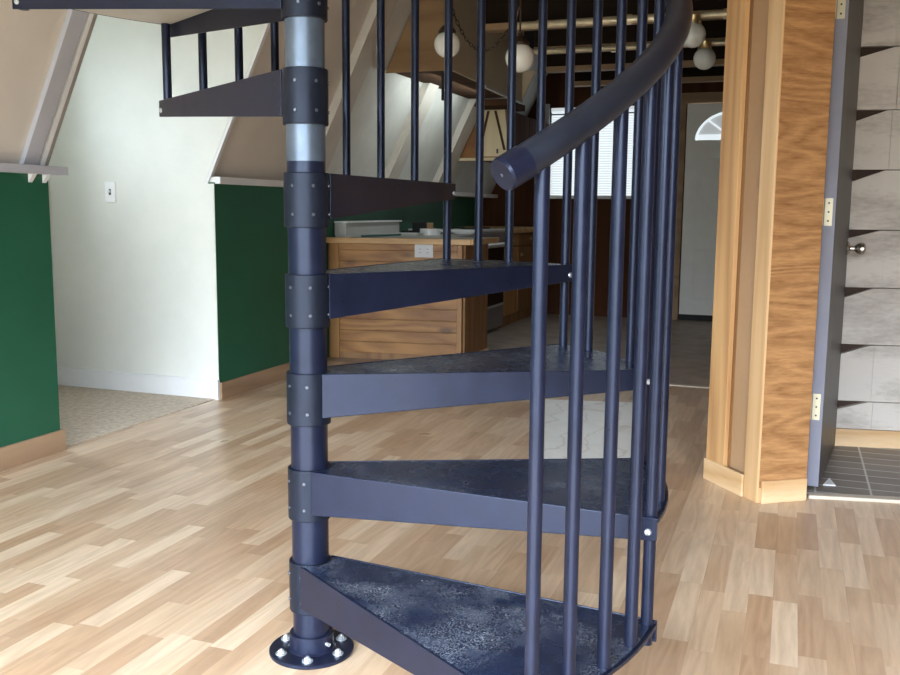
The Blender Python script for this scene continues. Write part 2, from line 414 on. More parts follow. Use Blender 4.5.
# gable wall behind the camera with tall sliding windows under the loft
gy = MB()
wins = [(-2.75, -.62), (-.50, 1.75)]
gz0, gz1 = .06, 2.12
ZL = 2.46
gy.box(-3.3, 2.9, YB - .12, YB, 0, gz0).box(-3.3, 2.9, YB - .12, YB, gz1, 3.8)
xs = [-3.3] + [c for w_ in wins for c in w_] + [2.9]
for i in range(0, len(xs), 2): gy.box(xs[i], xs[i + 1], YB - .12, YB, gz0, gz1)
struct('wall_back', gy, M['white_plaster'])
HX0, HX1, HY0, HY1 = -2.02, -.12, 1.0, 2.95
cl_ = MB().box(-2.9, 2.9, YB - .12, HY0, ZL, ZL + .1).box(-2.9, HX0, HY0, HY1, ZL, ZL + .1).box(HX1, 2.9, HY0, HY1, ZL, ZL + .1).box(-2.9, 2.9, HY1, 5.45, ZL, ZL + .1)
struct('ceiling', cl_, M['loft_wood'])
struct('ceiling_upper', MB().box(-2.5, 2.9, YB - .12, 5.5, 3.6, 3.7), M['ceil'])
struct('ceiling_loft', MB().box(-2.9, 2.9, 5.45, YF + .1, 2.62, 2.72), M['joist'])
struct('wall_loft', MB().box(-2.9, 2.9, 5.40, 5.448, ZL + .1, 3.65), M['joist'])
struct('wall_right', MB().box(2.7, 2.8, YB, 4.2, 0, 3.7), M['panel_red'])

# far wall, its window and door
fw_ = MB()
WX0, WX1, WZa, WZb = -2.46, -1.53, 1.22, 2.155
DX0, DX1, DZ = -1.06, -.16, 2.165
fw_.box(-3.3, WX0, YF, YF + .12, 0, 3).box(WX0, WX1, YF, YF + .12, 0, WZa).box(WX0, WX1, YF, YF + .12, WZb, 3)
fw_.box(WX1, DX0, YF, YF + .12, 0, 3).box(DX0, .2, YF, YF + .12, DZ, 3)
struct('wall_far', fw_, M['panel_red'])
wn = struct('window_2', MB().box(WX0, WX1, YF + .09, YF + .10, WZa, WZb), M['pane'])
fr = MB()
fr.box(WX0 - .11, WX0, YF - .02, YF + .06, WZa - .03, WZb + .04).box(WX1, WX1 + .05, YF - .02, YF + .06, WZa - .03, WZb + .04)
struct('window_frame', fr, M['grey_trim'], .003, wn)
bl = MB()
n_sl = 34
for i in range(n_sl):
    z = WZa + .05 + (WZb - WZa - .10) * i / (n_sl - 1)
    bl.ext([(WX0 + .01, YF + .022, z), (WX0 + .01, YF + .040, z + .016), (WX0 + .01, YF + .041, z + .015), (WX0 + .01, YF + .023, z - .001)], (WX1 - WX0 - .02, 0, 0))
bl.box(WX0 + .01, WX1 - .01, YF + .02, YF + .045, WZb - .035, WZb)
b_o = bl.build('window_blind', M['blind'], wn)
struct('window_rail', MB().box(WX0, WX1, YF + .01, YF + .05, WZa - .005, WZa + .035).box(WX0, WX1, YF + .015, YF + .02, WZb - .075, WZb - .060, 1), [M['white_trim'], M['stove_grey']], 0, wn)
# front door with fan light
dpl = MB(); FX, FZ, FA, FB = -.60, 1.80, .375, .285
arc = [(FX + FA * math.cos(PI * k / 24), FZ + FB * math.sin(PI * k / 24)) for k in range(25)]
dpl.box(DX0, DX1, YF - .005, YF + .04, .06, FZ)
top_l = [(DX0, FZ), (FX - FA, FZ)] + arc[::-1][0:13] + [(FX, DZ - .01), (DX0, DZ - .01)]
top_r = [(FX, DZ - .01)] + arc[::-1][12:] + [(DX1, FZ), (DX1, DZ - .01)]
for poly in (top_l, top_r):
    dpl.ext([(x, YF - .005, z) for x, z in poly], (0, .045, 0))
dr = struct('door_1', dpl, M['door_white'])
struct('fanlight_pane', MB().ext([(x, YF + .020, z) for x, z in arc], (0, .006, 0)), M['frost'], 0, dr)
fb = MB()
fb.tube([(FX + (FA - .010) * math.cos(PI * k / 24), YF + .008, FZ + (FB - .010) * math.sin(PI * k / 24)) for k in range(25)], .010, 6)
fb.tube([(FX + .14 * math.cos(PI * k / 12), YF + .008, FZ + .11 * math.sin(PI * k / 12)) for k in range(13)], .009, 6)
for a in (45, 90, 135):
    c_, s_ = math.cos(math.radians(a)), math.sin(math.radians(a))
    fb.tube([(FX + .14 * c_, YF + .008, FZ + .11 * s_), (FX + FA * c_, YF + .008, FZ + FB * s_)], .008, 6)
fb.box(FX - FA + .02, FX + FA - .02, YF + .004, YF + .016, FZ + .002, FZ + .055)
struct('fanlight_bevel', fb, M['pane'], 0, dr)
pn = MB()
for x0, x1 in ((DX0 + .12, FX - .05), (FX + .05, DX1 - .12)):
    for z0, z1 in ((.22, .72), (.86, 1.62)):
        pn.box(x0, x1, YF - .010, YF, z0, z1)
struct('door_panel', pn, M['door_white'], .008, dr)
struct('peephole', MB().lathe((-.745, YF - .012, 1.655), [(.001, 0), (.014, 0), (.014, .01)], 12, axis=(0, 1, 0)), M['zinc'], 0, dr)
struct('door_sweep', MB().box(DX0, DX1, YF - .012, YF + .04, 0, .06), M['rubber'], 0, dr)
struct('trim_13', MB().box(DX0 - .12, .2, YF - .025, YF, DZ - .005, DZ + .095).box(DX0 - .09, DX0 - .01, YF - .025, YF, 0, DZ), M['joist_brown'], .003)
struct('trim_14', MB().box(-2.3, .2, YF - .03, YF, 2.50, 2.56), M['joist_brown'], .003)

# partition to the right of the kitchen
C = Vector((-.076, 3.628)); L_ = Vector((-.290, 3.908)); d1 = (L_ - C).normalized(); n1 = Vector((-d1.y, d1.x))
if n1.dot(-C) < 0: n1 = -n1
E2 = Vector((.108, 3.757)); d2 = (E2 - C).normalized(); n2 = Vector((d2.y, -d2.x))
if n2.dot(-C) < 0: n2 = -n2
core = [tuple(C), tuple(E2), (.115, 3.95), (-.12, 4.05), (-.17, YF), (-.29, YF), tuple(L_)]
# core wall, a hair behind the facing boards
def inset(p, q): return p
k0 = C - n1 * .032 - n2 * .032; k1 = E2 - n2 * .03 - d2 * .02; k2 = L_ - n1 * .032 - d1 * .012
pw = MB().prism([tuple(k0), tuple(k1), (.050, 3.90), (.015, 4.0), (-.16, 4.10), (-.17, YF), (-.285, YF), (-.285, 3.935), tuple(k2)], 0, 2.62)
struct('wall_partition', pw, M['hard'])
HT = 2.62
struct('trim_15', MB().slab(C, d1, n1, .225, .350, -.020, .004, 0, HT), M['pine'], .003)            # left post board
struct('trim_16', MB().slab(C, d1, n1, .085, .206, -.028, -.016, .085, HT), M['hard'])             # recessed panel
struct('trim_17', MB().slab(C, d1, n1, -.004, .083, -.020, .006, 0, HT), M['pine_light'], .003)      # corner batten
struct('trim_18', MB().slab(C, d1, n1, .206, .225, -.030, -.014, .085, HT), M['cab_dark'])         # dark strip painting in the shadow of the gap
struct('baseboard_partition', MB().slab(C, d1, n1, .083, .350, .004, .014, 0, .088), M['pine_h'], .003)
struct('wall_partition_face', MB().slab(C, d2, n2, .002, .206, -.012, .006, .06, HT), M['ply'])
struct('baseboard_partition_right', MB().slab(C, d2, n2, .008, .202, .006, .020, 0, .088), M['pine_h'], .004)

# closet behind the dark door
wd = Vector((.9839, .1787)); wn_ = Vector((.1787, -.9839)); W0 = Vector((.246, 4.693))
cw = MB()
seams = [.000, .085, .218, .486, .751, 1.016, 1.287, 1.553, 1.829, 2.105, 2.38, 2.62]
cw.slab(W0, wd, wn_, -.45, 1.6, -.08, -.03, 0, 2.62, 1)
for i in range(1, len(seams) - 1):
    z0, z1 = seams[i] + .002, seams[i + 1] - .002
    P = lambda s_, t, z: (W0.x + wd.x * s_ + wn_.x * t, W0.y + wd.y * s_ + wn_.y * t, z)
    sk = .152 + random.uniform(-.02, .02); g = .052 + random.uniform(-.012, .01)
    poly = [P(-.45, 0, z0), P(sk, 0, z0), P(sk, 0, z1), P(sk - .02, 0, z1), P(-.03, 0, z1 - g), P(-.45, 0, z1 - g)]
    tilt = random.uniform(-.003, .003)
    cw.ext(poly, (-wn_.x * .03, -wn_.y * .03, 0))
    cw.ext([P(sk + .001, tilt, z0), P(1.6, tilt, z0), P(1.6, tilt, z1), P(sk + .001, tilt, z1)], (-wn_.x * .03, -wn_.y * .03, 0))
struct('wall_closet', cw, [M['siding'], M['dark_void']])
struct('baseboard_closet', MB().slab(W0, wd, wn_, -.3, 1.6, 0, .014, 0, .086), M['pine_h'], .003)
struct('floor_closet', MB().prism([(-.17, 4.10), (.03, 4.02), (.11, 3.80), (1.9, 4.12), (1.9, 5.1), (-.17, 4.75)], -.05, .004), M['closet_tile'])
struct('trim_19', MB().slab(Vector((.108, 3.757)), Vector((.982, .190)), Vector((.190, -.982)), .0, 1.7, -.048, .0, 0, .014), M['threshold'], .003)
struct('wall_closet_right', MB().box(1.30, 1.40, 3.99, 5.2, 0, 2.62), M['siding'])
struct('wall_doorway', MB().slab(Vector((.108, 3.757)), Vector((.982, .190)), Vector((.190, -.982)), .86, 2.75, -.12, 0, 0, 2.62)
       .slab(Vector((.108, 3.757)), Vector((.982, .190)), Vector((.190, -.982)), 0, .86, -.12, 0, 2.08, 2.62), M['cab_dark'])
# closet door
dd = Vector((.1150, .99337)); dn = Vector((.99337, -.1150)); H = Vector((.146, 3.893))
dm = MB().slab(H, dd, dn, 0, .770, -.046, 0, .012, 2.03)
dk = struct('door_2', dm, M['dark_door'], .002)
struct('door_edge', MB().slab(H, dd, dn, -.002, .0, -.045, -.001, .014, 2.028), M['door_edge'], 0, dk)
for i, z in enumerate((.335, 1.095, 1.86)):
    hb = MB().slab(H, dd, dn, -.0045, -.002, -.040, -.012, z - .052, z + .052)
    for dz in (-.034, 0, .034):
        q = H + dd * -.0045 + dn * -.026
        hb.lathe((q.x, q.y, z + dz), [(.0001, .001), (.004, .001), (.004, 0)], 8, 1, axis=(-dd.x, -dd.y, 0))
    q = H + dd * -.012 + dn * -.048
    hb.tube([(q.x, q.y, z - .05), (q.x, q.y, z + .05)], .006, 10)
    struct('hinge', hb, [M['brass_pale'], M['slot']], 0, dk)
q = H + dd * .700
kb = MB().lathe((q.x, q.y, .935), [(.0001, 0), (.030, 0), (.031, .006), (.024, .012), (.013, .016), (.011, .032), (.016, .038), (.024, .046), (.027, .060), (.026, .072), (.018, .078), (.0001, .079)], 24, axis=(dn.x, dn.y, 0))
struct('door_knob', kb, M['nickel'], 0, dk)
dw = MB().ext([(.165, 3.955, .0045), (.212, 3.965, .0045), (.192, 4.07, .0045)], (0, 0, .004))  # white triangle that paints a patch of reflected light on the tiles
tag(dw.build('painted_glint', M['plastic']), 'reflected light modelled as a small white triangular scrap on the dark closet tiles beside the door', 'glint')

# ------------------------------------------------------------------ spiral staircase
PX, PY = -1.072, 1.960
TH0, DT = math.radians(-35.095), math.radians(7.627)
RB, Z1, RISE, CH = .8293, .2373, .2335, .125
stair = thing('spiral_staircase', (PX, PY, 0), 'black steel spiral staircase winding around a round centre pole on the laminate floor', 'staircase')
def pol(r, a, z=0.0): return Vector((PX + r * math.cos(a), PY + r * math.sin(a), z))
MB().tube([(PX, PY, .0), (PX, PY, 3.6)], .04445, 48).build('center_pole', M['black'], stair)
for z0, z1 in ((Z1 + 4 * RISE + .026, Z1 + 5 * RISE - CH), (Z1 + 5 * RISE, Z1 + 6 * RISE - CH)):
    slv = MB().lathe((PX, PY, 0), [(.0446, z0), (.0452, z0), (.0452, z1), (.0446, z1)], 48)
    o = slv.build('bare_pole_sleeve', M['steel'], stair); o['label'] = 'bare bright steel section of the pole'
fl = MB().lathe((PX, PY, 0), [(.0444, .0005), (.1035, .0005), (.1045, .003), (.1045, .008), (.1025, .010), (.060, .010), (.0545, .015), (.0540, .050), (.0525, .052), (.0446, .052)], 56)
fl_o = fl.build('base_flange', M['black'], stair)
for k in range(6):
    a = math.radians(-69 + 60 * k); q = pol(.080, a)
    bm_ = MB().lathe((q.x, q.y, .010), [(.0001, .0025), (.0135, .0025), (.0135, 0)], 16).lathe((q.x, q.y, .0125), [(.0001, .007), (.0075, .007), (.0085, .005), (.0085, 0)], 6, smooth=False).lathe((q.x, q.y, .0195), [(.0001, .003), (.0038, .003), (.0042, 0)], 10)
    bm_.build('anchor_bolt', M['zinc'], fl_o)
q = pol(.054, math.radians(-20), .033)
MB().lathe(q, [(.0001, .010), (.005, .010), (.005, 0)], 8, axis=(math.cos(math.radians(-20)), math.sin(math.radians(-20)), 0)).build('set_screw', M['zinc'], fl_o)

HI, HO = .106, .047
def plate(mb, a, side, z):
    """tapered side plate along angle a; side=+1 front (descending), -1 rear"""
    d = Vector((math.cos(a), math.sin(a), 0)); n = Vector((math.sin(a), -math.cos(a), 0)) * side
    p0 = Vector((PX, PY, 0)) + n * .0405 + d * .033; p1 = Vector((PX, PY, 0)) + d * (RB + .018) + n * .016
    e = (p1 - p0).normalized(); pn = Vector((e.y, -e.x, 0))
    if pn.dot(n) < 0: pn = -pn
    up = lambda p, zz: Vector((p.x, p.y, zz))
    mb.ext([up(p0, z - HI), up(p1, z - HO), up(p1, z), up(p0, z)], pn * .005)
    return p0, p1
def arc_pts(r, a0, a1, n): return [(PX + r * math.cos(a0 + (a1 - a0) * i / n), PY + r * math.sin(a0 + (a1 - a0) * i / n)) for i in range(n + 1)]
NT = 7
for i in range(NT):
    z = Z1 + i * RISE; a0 = TH0 + 4 * i * DT; a1 = a0 + 4 * DT
    body = MB()
    f0, f1 = plate(body, a0, 1, z); r0, r1 = plate(body, a1, -1, z)
    top = [(f0.x, f0.y), (f1.x, f1.y)] + arc_pts(RB + .018, a0, a1, 12) + [(r1.x, r1.y), (r0.x, r0.y)] + arc_pts(.0505, a1 + .55, a0 - .55, 8)
    body.prism(top, z - .0105, z - .0045)
    rim = arc_pts(RB + .019, a0 - .01, a1 + .01, 14)
    rim2 = arc_pts(RB + .014, a0 - .01, a1 + .01, 14)
    for k in range(14): body.prism([rim[k], rim[k + 1], rim2[k + 1], rim2[k]], z - .0125, z - .003)
    t = body.build('tread', M['black'], stair, .0016)
    cov = [(f0.x, f0.y), (f1.x, f1.y)] + arc_pts(RB + .012, a0, a1, 12) + [(r1.x, r1.y), (r0.x, r0.y)]
    cx = sum(p[0] for p in cov) / len(cov); cy = sum(p[1] for p in cov) / len(cov)
    cov = [(cx + (x - cx) * .985, cy + (y - cy) * .985) for x, y in cov]
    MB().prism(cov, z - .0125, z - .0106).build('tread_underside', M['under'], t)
    MB().prism(cov, z - .0044, z - .001).build('tread_surface', M['tread'], t)
    col = MB().lathe((PX, PY, z), [(.0447, -CH), (.0515, -CH), (.0525, -CH + .002), (.0525, -.002), (.0515, 0), (.0447, 0)], 48)
    col.build('collar', M['collar'], t)
    for aa in (math.radians(-75) + a0 * .35, math.radians(-128) + a0 * .35, math.radians(-15) + a0 * .35):
        for dz in (-.03, -.095):
            sc_ = MB().lathe(pol(.0520, aa, z + dz), [(.0001, .003), (.0035, .003), (.004, 0)], 8, axis=(math.cos(aa), math.sin(aa), 0))
            sc_.build('collar_screw', M['screw'], t)
    # bolts through the plates at the outer corners
    for a, sd in ((a0, 1), (a1, -1)):
        n = Vector((math.sin(a), -math.cos(a), 0)) * sd
        q = pol(RB, a, z - .030) + n * .0205
        MB().lathe(q, [(.0001, .007), (.0055, .006), (.0075, .003), (.0075, 0)], 12, axis=n).build('corner_bolt', M['zinc'], t)

def rail_z(k): return 1.180 + RISE / 4 * k
KN = 4 * NT
tw = {0: .35, 1: -.18, 2: -.18}
for k in range(KN + 1):
    a = TH0 + (k + tw.get(k, 0) * .3) * DT
    if k % 4 == 0 and k > 0: zb = Z1 + (k // 4 - 1) * RISE - .046
    elif k == 0: zb = Z1 - .046
    else: zb = Z1 + (k // 4) * RISE - .004
    ztop = rail_z(k) - .012
    p, q = pol(RB, a, zb), pol(RB, a, ztop)
    mb = MB().tube([p, q], .0127, 20)
    mb.build('baluster', M['black'], stair)
pts = [pol(RB, TH0 + k * DT, rail_z(k)) for k in [-.60 + j * .25 for j in range(int((KN + .6) / .25) + 2)]]
hr = MB().tube(pts, .0275, 28).build('handrail', M['rail'], stair)
t_ = (pts[0] - pts[1]).normalized()
cap = MB().lathe(pts[0], [(.0277, -.045), (.0285, -.045), (.0285, -.002), (.0265, .003), (.0001, .003)], 32, axis=t_).build('end_cap', M['black'], hr)
cs = MB().lathe(pts[0] + t_ * .003, [(.0001, .001), (.003, .001), (.003, 0)], 8, axis=t_).build('cap_screw', M['screw'], hr)

# ------------------------------------------------------------------ light switch
SY = A1 - .006
sw = thing('light_switch', (-3.755, SY, 1.175), 'white toggle light switch plate on the bright plaster alcove wall', 'light switch')
MB().box(-3.792, -3.718, SY - .007, SY, 1.118, 1.236).build('switch_plate', M['plastic'], sw, .002)
MB().box(-3.762, -3.748, SY - .009, SY - .0065, 1.160, 1.194).build('toggle_slot', M['slot'], sw)
MB().ext([(-3.759, SY - .008, 1.172), (-3.759, SY - .020, 1.182), (-3.759, SY - .020, 1.190), (-3.759, SY - .008, 1.184)], (.008, 0, 0)).build('toggle', M['plastic'], sw)

# ------------------------------------------------------------------ kitchen
PA, PB_ = Vector((-3.180, 6.157)), Vector((-2.205, 6.310)); pd = (PB_ - PA).normalized(); pnn = Vector((pd.y, -pd.x)); PL = (PB_ - PA).length
pen = thing('kitchen_peninsula', (-2.65, 6.55, 0), 'knotty pine kitchen peninsula of horizontal boards behind the stairs', 'cabinet')
pb = MB().prism([(PA.x - .015, PA.y + .002), (PB_.x - .002, PB_.y + .004), (-2.207, 6.86), (-3.196, 6.86)], .0, .845)
pb.build('carcass', M['cab_dark'], pen)
pp = MB()
nb = 9; h0, h1 = .045, .800
for i in range(nb):
    a = h0 + (h1 - h0) * i / nb; b2 = h0 + (h1 - h0) * (i + 1) / nb
    pp.slab(PA, pd, pnn, .070, PL - .036, -.002, .008 + random.uniform(-.002, .002), a + .0025, b2 - .0025)
pp.build('plank_front', M['cab'], pen, .003)
MB().slab(PA, pd, pnn, 0, .070, -.002, .016, 0, .845).build('stile', M['cab_v'], pen, .003)
MB().slab(PA, pd, pnn, PL - .036, PL, -.002, .016, 0, .845).build('stile', M['cab_v'], pen, .003)
MB().slab(PA, pd, pnn, .070, PL - .036, -.002, .014, .800, .845).build('top_rail', M['cab'], pen, .002)
MB().box(-2.206, -2.190, 6.33, 6.86, .02, .845).build('side_panel', M['cab_dark'], pen)
MB().box(-2.190, -2.176, 6.31, 6.86, 0, .035).build('base_strip', M['pine_h'], pen)
ol = MB().slab(PA, pd, pnn, .640, .775, .008, .018, .752, .846); ol = ol.build('power_outlet', M['plastic_dim'], pen, .002)
for s0 in (.680, .735):
    for dz in (-.012, .012):
        MB().slab(PA, pd, pnn, s0 - .006, s0 + .006, .018, .0188, .800 + dz - .002, .800 + dz + .002).build('outlet_slot', M['slot'], ol)
wt = thing('kitchen_worktop', (-2.6, 6.6, .845), 'grey L-shaped kitchen worktop with a pine edge on the peninsula', 'worktop')
tp = [(-3.196, 6.129), (-2.135, 6.293), (-2.135, 6.90), (-2.50, 6.94), (-2.50, 7.655), (-3.196, 7.655)]
MB().prism(tp, .846, .885).build('top_slab', M['counter'], wt)
MB().slab(Vector(tp[0]), pd, pnn, 0, 1.07, .0, .022, .846, .887).box(-2.135, -2.115, 6.275, 6.90, .846, .887).build('edge_strip', M['counter_edge'], wt, .003)
cb = thing('base_cabinet', (-2.78, 7.3, 0), 'dark pine base cabinet in the corner between peninsula and stove', 'cabinet')
MB().box(-3.196, -2.55, 6.875, 7.65, 0, .845).build('carcass', M['cab_dark'], cb)
MB().box(-2.55, -2.53, 6.96, 7.63, .10, .83).build('door', M['cab_dark'], cb, .004)

# things lying on the worktop
ZC = .8855
bd = MB().box(-3.194, -3.075, 6.27, 7.25, ZC, ZC + .012).box(-3.194, -3.10, 6.26, 7.26, ZC + .012, ZC + .105).box(-3.194, -3.08, 6.25, 7.27, ZC + .105, ZC + .117, 1)
tag(bd.build('storage_tray', [M['foam'], M['plastic']], None, .002), 'long grey tray with white rim on the worktop against the green wall', 'tray')
tag(MB().tube([(-2.99, 6.30, ZC + .0085), (-2.93, 6.88, ZC + .0085)], .008, 10).build('rod', M['teal']), 'thin dark teal rod lying on the worktop before the tray', 'rod')
tag(MB().box(-2.98, -2.80, 6.92, 7.05, ZC, ZC + .022).build('paper_pad', M['foam'], None, .003), 'pale flat pad lying on the worktop left of the tape roll', 'pad')
tr = MB().lathe((-2.80, 7.20, ZC), [(.052, .0005), (.085, .0005), (.085, .052), (.052, .052), (.052, .0005)], 32)
tr.lathe((-2.80, 7.20, ZC), [(.046, .0015), (.052, .0015), (.052, .051), (.046, .051), (.046, .0015)], 32, 1)
tag(tr.build('tape_roll', [M['plastic'], M['counter_edge']]), 'roll of white tape on the grey worktop', 'tape roll')
tag(MB().box(-3.10, -2.90, 7.29, 7.64, ZC, ZC + .030).build('flat_case', M['rubber'], None, .004), 'flat black case on the worktop behind the tape roll', 'case')
kbk = thing('wooden_block', (-2.99, 7.5, ZC + .031), 'tan wooden block with a black end on the flat black case', 'block')
MB().box(-3.05, -2.93, 7.46, 7.61, ZC + .0305, ZC + .095).build('wood_body', M['counter_edge'], kbk, .004)
MB().box(-3.05, -2.93, 7.42, 7.459, ZC + .0305, ZC + .102).build('black_end', M['rubber'], kbk, .003)
pl_ = MB().lathe((-2.60, 7.46, ZC), [(.0001, .003), (.060, .003), (.085, .016), (.087, .0165), (.086, .013), (.062, .0005), (.0001, .0005)], 32)
tag(pl_.build('plate', M['plastic']), 'white plate on the worktop corner beside the stove', 'plate')

# stove
st = thing('stove', (-2.78, 8.0, 0), 'free-standing kitchen stove with black oven door and white cooktop', 'stove')
SX = -2.53
MB().box(-3.19, SX, 7.665, 8.36, .02, .90).build('body', M['stove_grey'], st, .004)
MB().box(-3.19, SX + .02, 7.665, 8.36, .90, .925).build('cooktop', M['white_enamel'], st, .004)
for x, y in ((-2.68, 7.85), (-2.68, 8.18), (-2.92, 7.85), (-2.92, 8.18)):
    MB().lathe((x, y, .925), [(.0001, .012), (.075, .012), (.085, .004), (.085, 0)], 24).build('burner', M['rubber'], st)
MB().box(SX, SX + .022, 7.675, 8.35, .815, .895).build('control_panel', M['stove_grey'], st, .003)
od = MB().box(SX, SX + .018, 7.675, 8.35, .245, .805).build('oven_door', M['stove_black'], st, .004)
hd = MB().tube([(SX + .05, 7.72, .785), (SX + .05, 8.31, .785)], .022, 12)
for y in (7.76, 8.27): hd.tube([(SX + .015, y, .785), (SX + .05, y, .785)], .012, 8)
hd.build('handle', M['white_enamel'], od)
dw_ = MB().box(SX, SX + .018, 7.675, 8.35, .03, .225).build('drawer', M['stove_grey'], st, .003)
MB().box(SX, SX + .028, 7.675, 8.35, .226, .242).build('drawer_lip', M['foam'], st, .002)
# cabinets beyond the stove
for i, (y0, y1) in enumerate(((8.372, 8.90), (8.902, 9.72))):
    c_ = thing('base_cabinet', (-2.78, (y0 + y1) / 2, 0), ('narrow brown base cabinet with one drawer right of the stove', 'brown base cabinet against the far wall, last of the kitchen run')[i], 'cabinet', None)
    MB().box(-3.196, SX - .02, y0, y1, 0, .875).build('carcass', M['cab_dark'], c_)
    dr_ = MB().box(SX - .02, SX - .002, y0 + .015, y1 - .015, .755, .865).build('drawer', M['cab_v'] if i == 0 else M['cab_dark'], c_, .004)
    MB().ball((SX + .012, (y0 + y1) / 2, .81), .014, 12, 8).build('knob', M['brass'], dr_)
    do_ = MB().box(SX - .02, SX - .002, y0 + .015, y1 - .015, .10, .74).build('door', M['cab_v'] if i == 0 else M['cab_dark'], c_, .004)
    MB().ball((SX + .012, y0 + .07, .66), .014, 12, 8).build('knob', M['brass'], do_)
tag(MB().box(-3.196, -2.49, 8.372, 9.72, .876, .925).build('kitchen_worktop', M['counter_edge'], None, .004), 'tan worktop on the brown cabinets between stove and far wall', 'worktop')
# upper cabinet beyond the stove
UY = 8.22
uc = thing('upper_cabinet', (-2.7, 9.0, 1.55), 'dark upper cabinet beyond the stove, its end a pale board panel with slanting struts', 'cabinet')
MB().ext([(sx(1.55) + .012, UY, 1.55), (-2.44, UY, 1.55), (-2.44, UY, 1.985), (sx(1.985) + .012, UY, 1.985)], (0, .018, 0)).build('end_panel', M['orange_wood'], uc)
MB().ext([(sx(1.57) + .012, UY + .018, 1.57), (-2.46, UY + .018, 1.57), (-2.46, UY + .018, 1.985), (sx(1.985) + .012, UY + .018, 1.985)], (0, 1.48, 0)).build('carcass', M['dark_ply'], uc)
for i in range(2):
    MB().box(-2.52, -2.44, UY + .03 + i * .64, UY + .65 + i * .64, 1.58, 1.975).build('door', M['panel_red'], uc, .003)
MB().ext([(-2.750, UY - .012, 1.575), (-2.44, UY - .012, 1.575), (-2.485, UY - .012, 1.985), (-2.715, UY - .012, 1.985)], (0, .0115, 0)).build('pale_boards', M['pale_pine'], uc)['label'] = 'pale pine boards'
for a, b2 in (((-2.645, 1.975), (-2.725, 1.62)), ((-2.580, 1.975), (-2.49, 1.63))):
    MB().ext([(a[0], UY - .026, a[1]), (a[0] + .02, UY - .026, a[1]), (b2[0] + .02, UY - .026, b2[1]), (b2[0], UY - .026, b2[1])], (0, .0135, 0)).build('strut', M['dark_ply'], uc)
MB().box(sx(1.55) + .012, -2.41, UY - .05, UY + .02, 1.535, 1.562).build('ledge', M['pale_pine'], uc, .003)
MB().box(-2.555, -2.54, UY - .022, UY - .0125, 1.60, 1.64).build('latch', M['slot'], uc)
MB().ext([(sx(1.99) + .012, UY - .30, 1.99), (-2.37, UY - .30, 1.99), (-2.37, UY - .30, 2.045), (sx(2.045) + .012, UY - .30, 2.045)], (0, .55, 0)).build('cornice', M['dark_ply'], uc, .003)

# bulkhead over the peninsula
bh = thing('wall_cabinet', (-2.35, 6.25, 1.93), 'large cream fronted bulkhead cabinet hanging from the loft over the peninsula', 'cabinet')
BY0, BY1, BX, BZ = 6.10, 7.86, -2.222, 2.025
MB().ext([(sx(BZ) + .012, BY0, BZ), (BX - .02, BY0, BZ), (BX - .02, BY0, 2.615), (sx(2.615) + .012, BY0, 2.615)], (0, .018, 0)).build('end_panel', M['brown_ply'], bh)
fp = [(BY0 - .002, BZ), (BY1, BZ - .02), (BY1, 2.615), (BY0 - .002, 2.615)]
MB().ext([(BX - .018, y, z) for y, z in fp], (.018, 0, 0)).build('front_panel', M['cream'], bh)
MB().ext([(sx(BZ + .02) + .012, BY0 + .02, BZ + .02), (BX - .02, BY0 + .02, BZ + .02), (BX - .02, BY0 + .02, BZ + .04), (sx(BZ + .04) + .012, BY0 + .02, BZ + .04)], (0, BY1 - BY0 - .03, 0)).build('bottom_panel', M['dark_ply'], bh)
MB().ext([(BX - .015, 6.82, BZ - .030), (BX - .015, 7.84, BZ - .040), (BX - .015, 7.84, BZ - .021), (BX - .015, 6.82, BZ - .010)], (.022, 0, 0)).build('light_strip', M['white_enamel'], bh, .002)
MB().box(-2.305, -2.290, BY0 + .02, BY0 + .036, 1.83, BZ + .02).build('corner_post', M['rubber'], bh)
MB().ext([(BX, 7.84, BZ), (BX, 7.84, 2.26), (-2.11, 7.84, 2.26)], (0, .02, 0)).build('corner_brace', M['cream'], bh)

# loft joists and the lights under them
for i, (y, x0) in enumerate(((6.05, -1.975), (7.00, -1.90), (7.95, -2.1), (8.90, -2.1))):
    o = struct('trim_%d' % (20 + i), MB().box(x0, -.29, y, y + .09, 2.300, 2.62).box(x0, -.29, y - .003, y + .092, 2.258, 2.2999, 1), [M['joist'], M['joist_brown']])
def bar(y, x0, x1, z, label, r=.020, mount=None):
    t = thing('light_bar', ((x0 + x1) / 2, y, z), label, 'light bar')
    mb = MB().tube([(x0, y, z), (x0 + .02, y, z), (x1, y, z)], [r * .7, r, r], 14); mb.build('tube', M['brass_bar'], t)
    for xm in mount: MB().box(xm - .018, xm + .018, y - .012, y + .030, z - .025, z + .03).build('bracket', M['brass'], t, .003)
    return t
bar(6.020, -1.77, -.775, 2.268, 'long brass light bar under the loft joist behind the handrail', .024, (-1.6, -1.03))
t2 = bar(6.020, -.600, -.300, 2.266, 'short brass light bar next to the pine post, under the loft joist', .022, (-.45,))
t3 = bar(6.976, -1.89, -.300, 2.262, 'slim brass light bar on the second loft joist farther back', .019, (-1.3, -.5))
def globe_bulb(x, y, z, label, zt):
    t = thing('globe_bulb', (x, y, zt), label, 'light bulb')
    MB().ball((x, y, z), .076, 28, 16).build('bulb', M['bulb'], t)
    s = MB().lathe((x, y, z), [(.030, .068), (.038, .085), (.042, zt - z), (.001, zt - z)], 20)
    for a in range(4):
        ca, sa = math.cos(a * PI / 2 + .6), math.sin(a * PI / 2 + .6)
        s.tube([(x + .040 * ca, y + .040 * sa, z + .090), (x + .052 * ca, y + .052 * sa, z + .055)], .006, 6)
    s.build('socket', M['brass'], t)
globe_bulb(-.637, 5.99, 2.150, 'round globe bulb half hidden by the handrail, upper of two near the post', 2.262)
globe_bulb(-.650, 6.914, 2.150, 'round globe bulb in a brass socket left of the pine post, lower of two', 2.262)

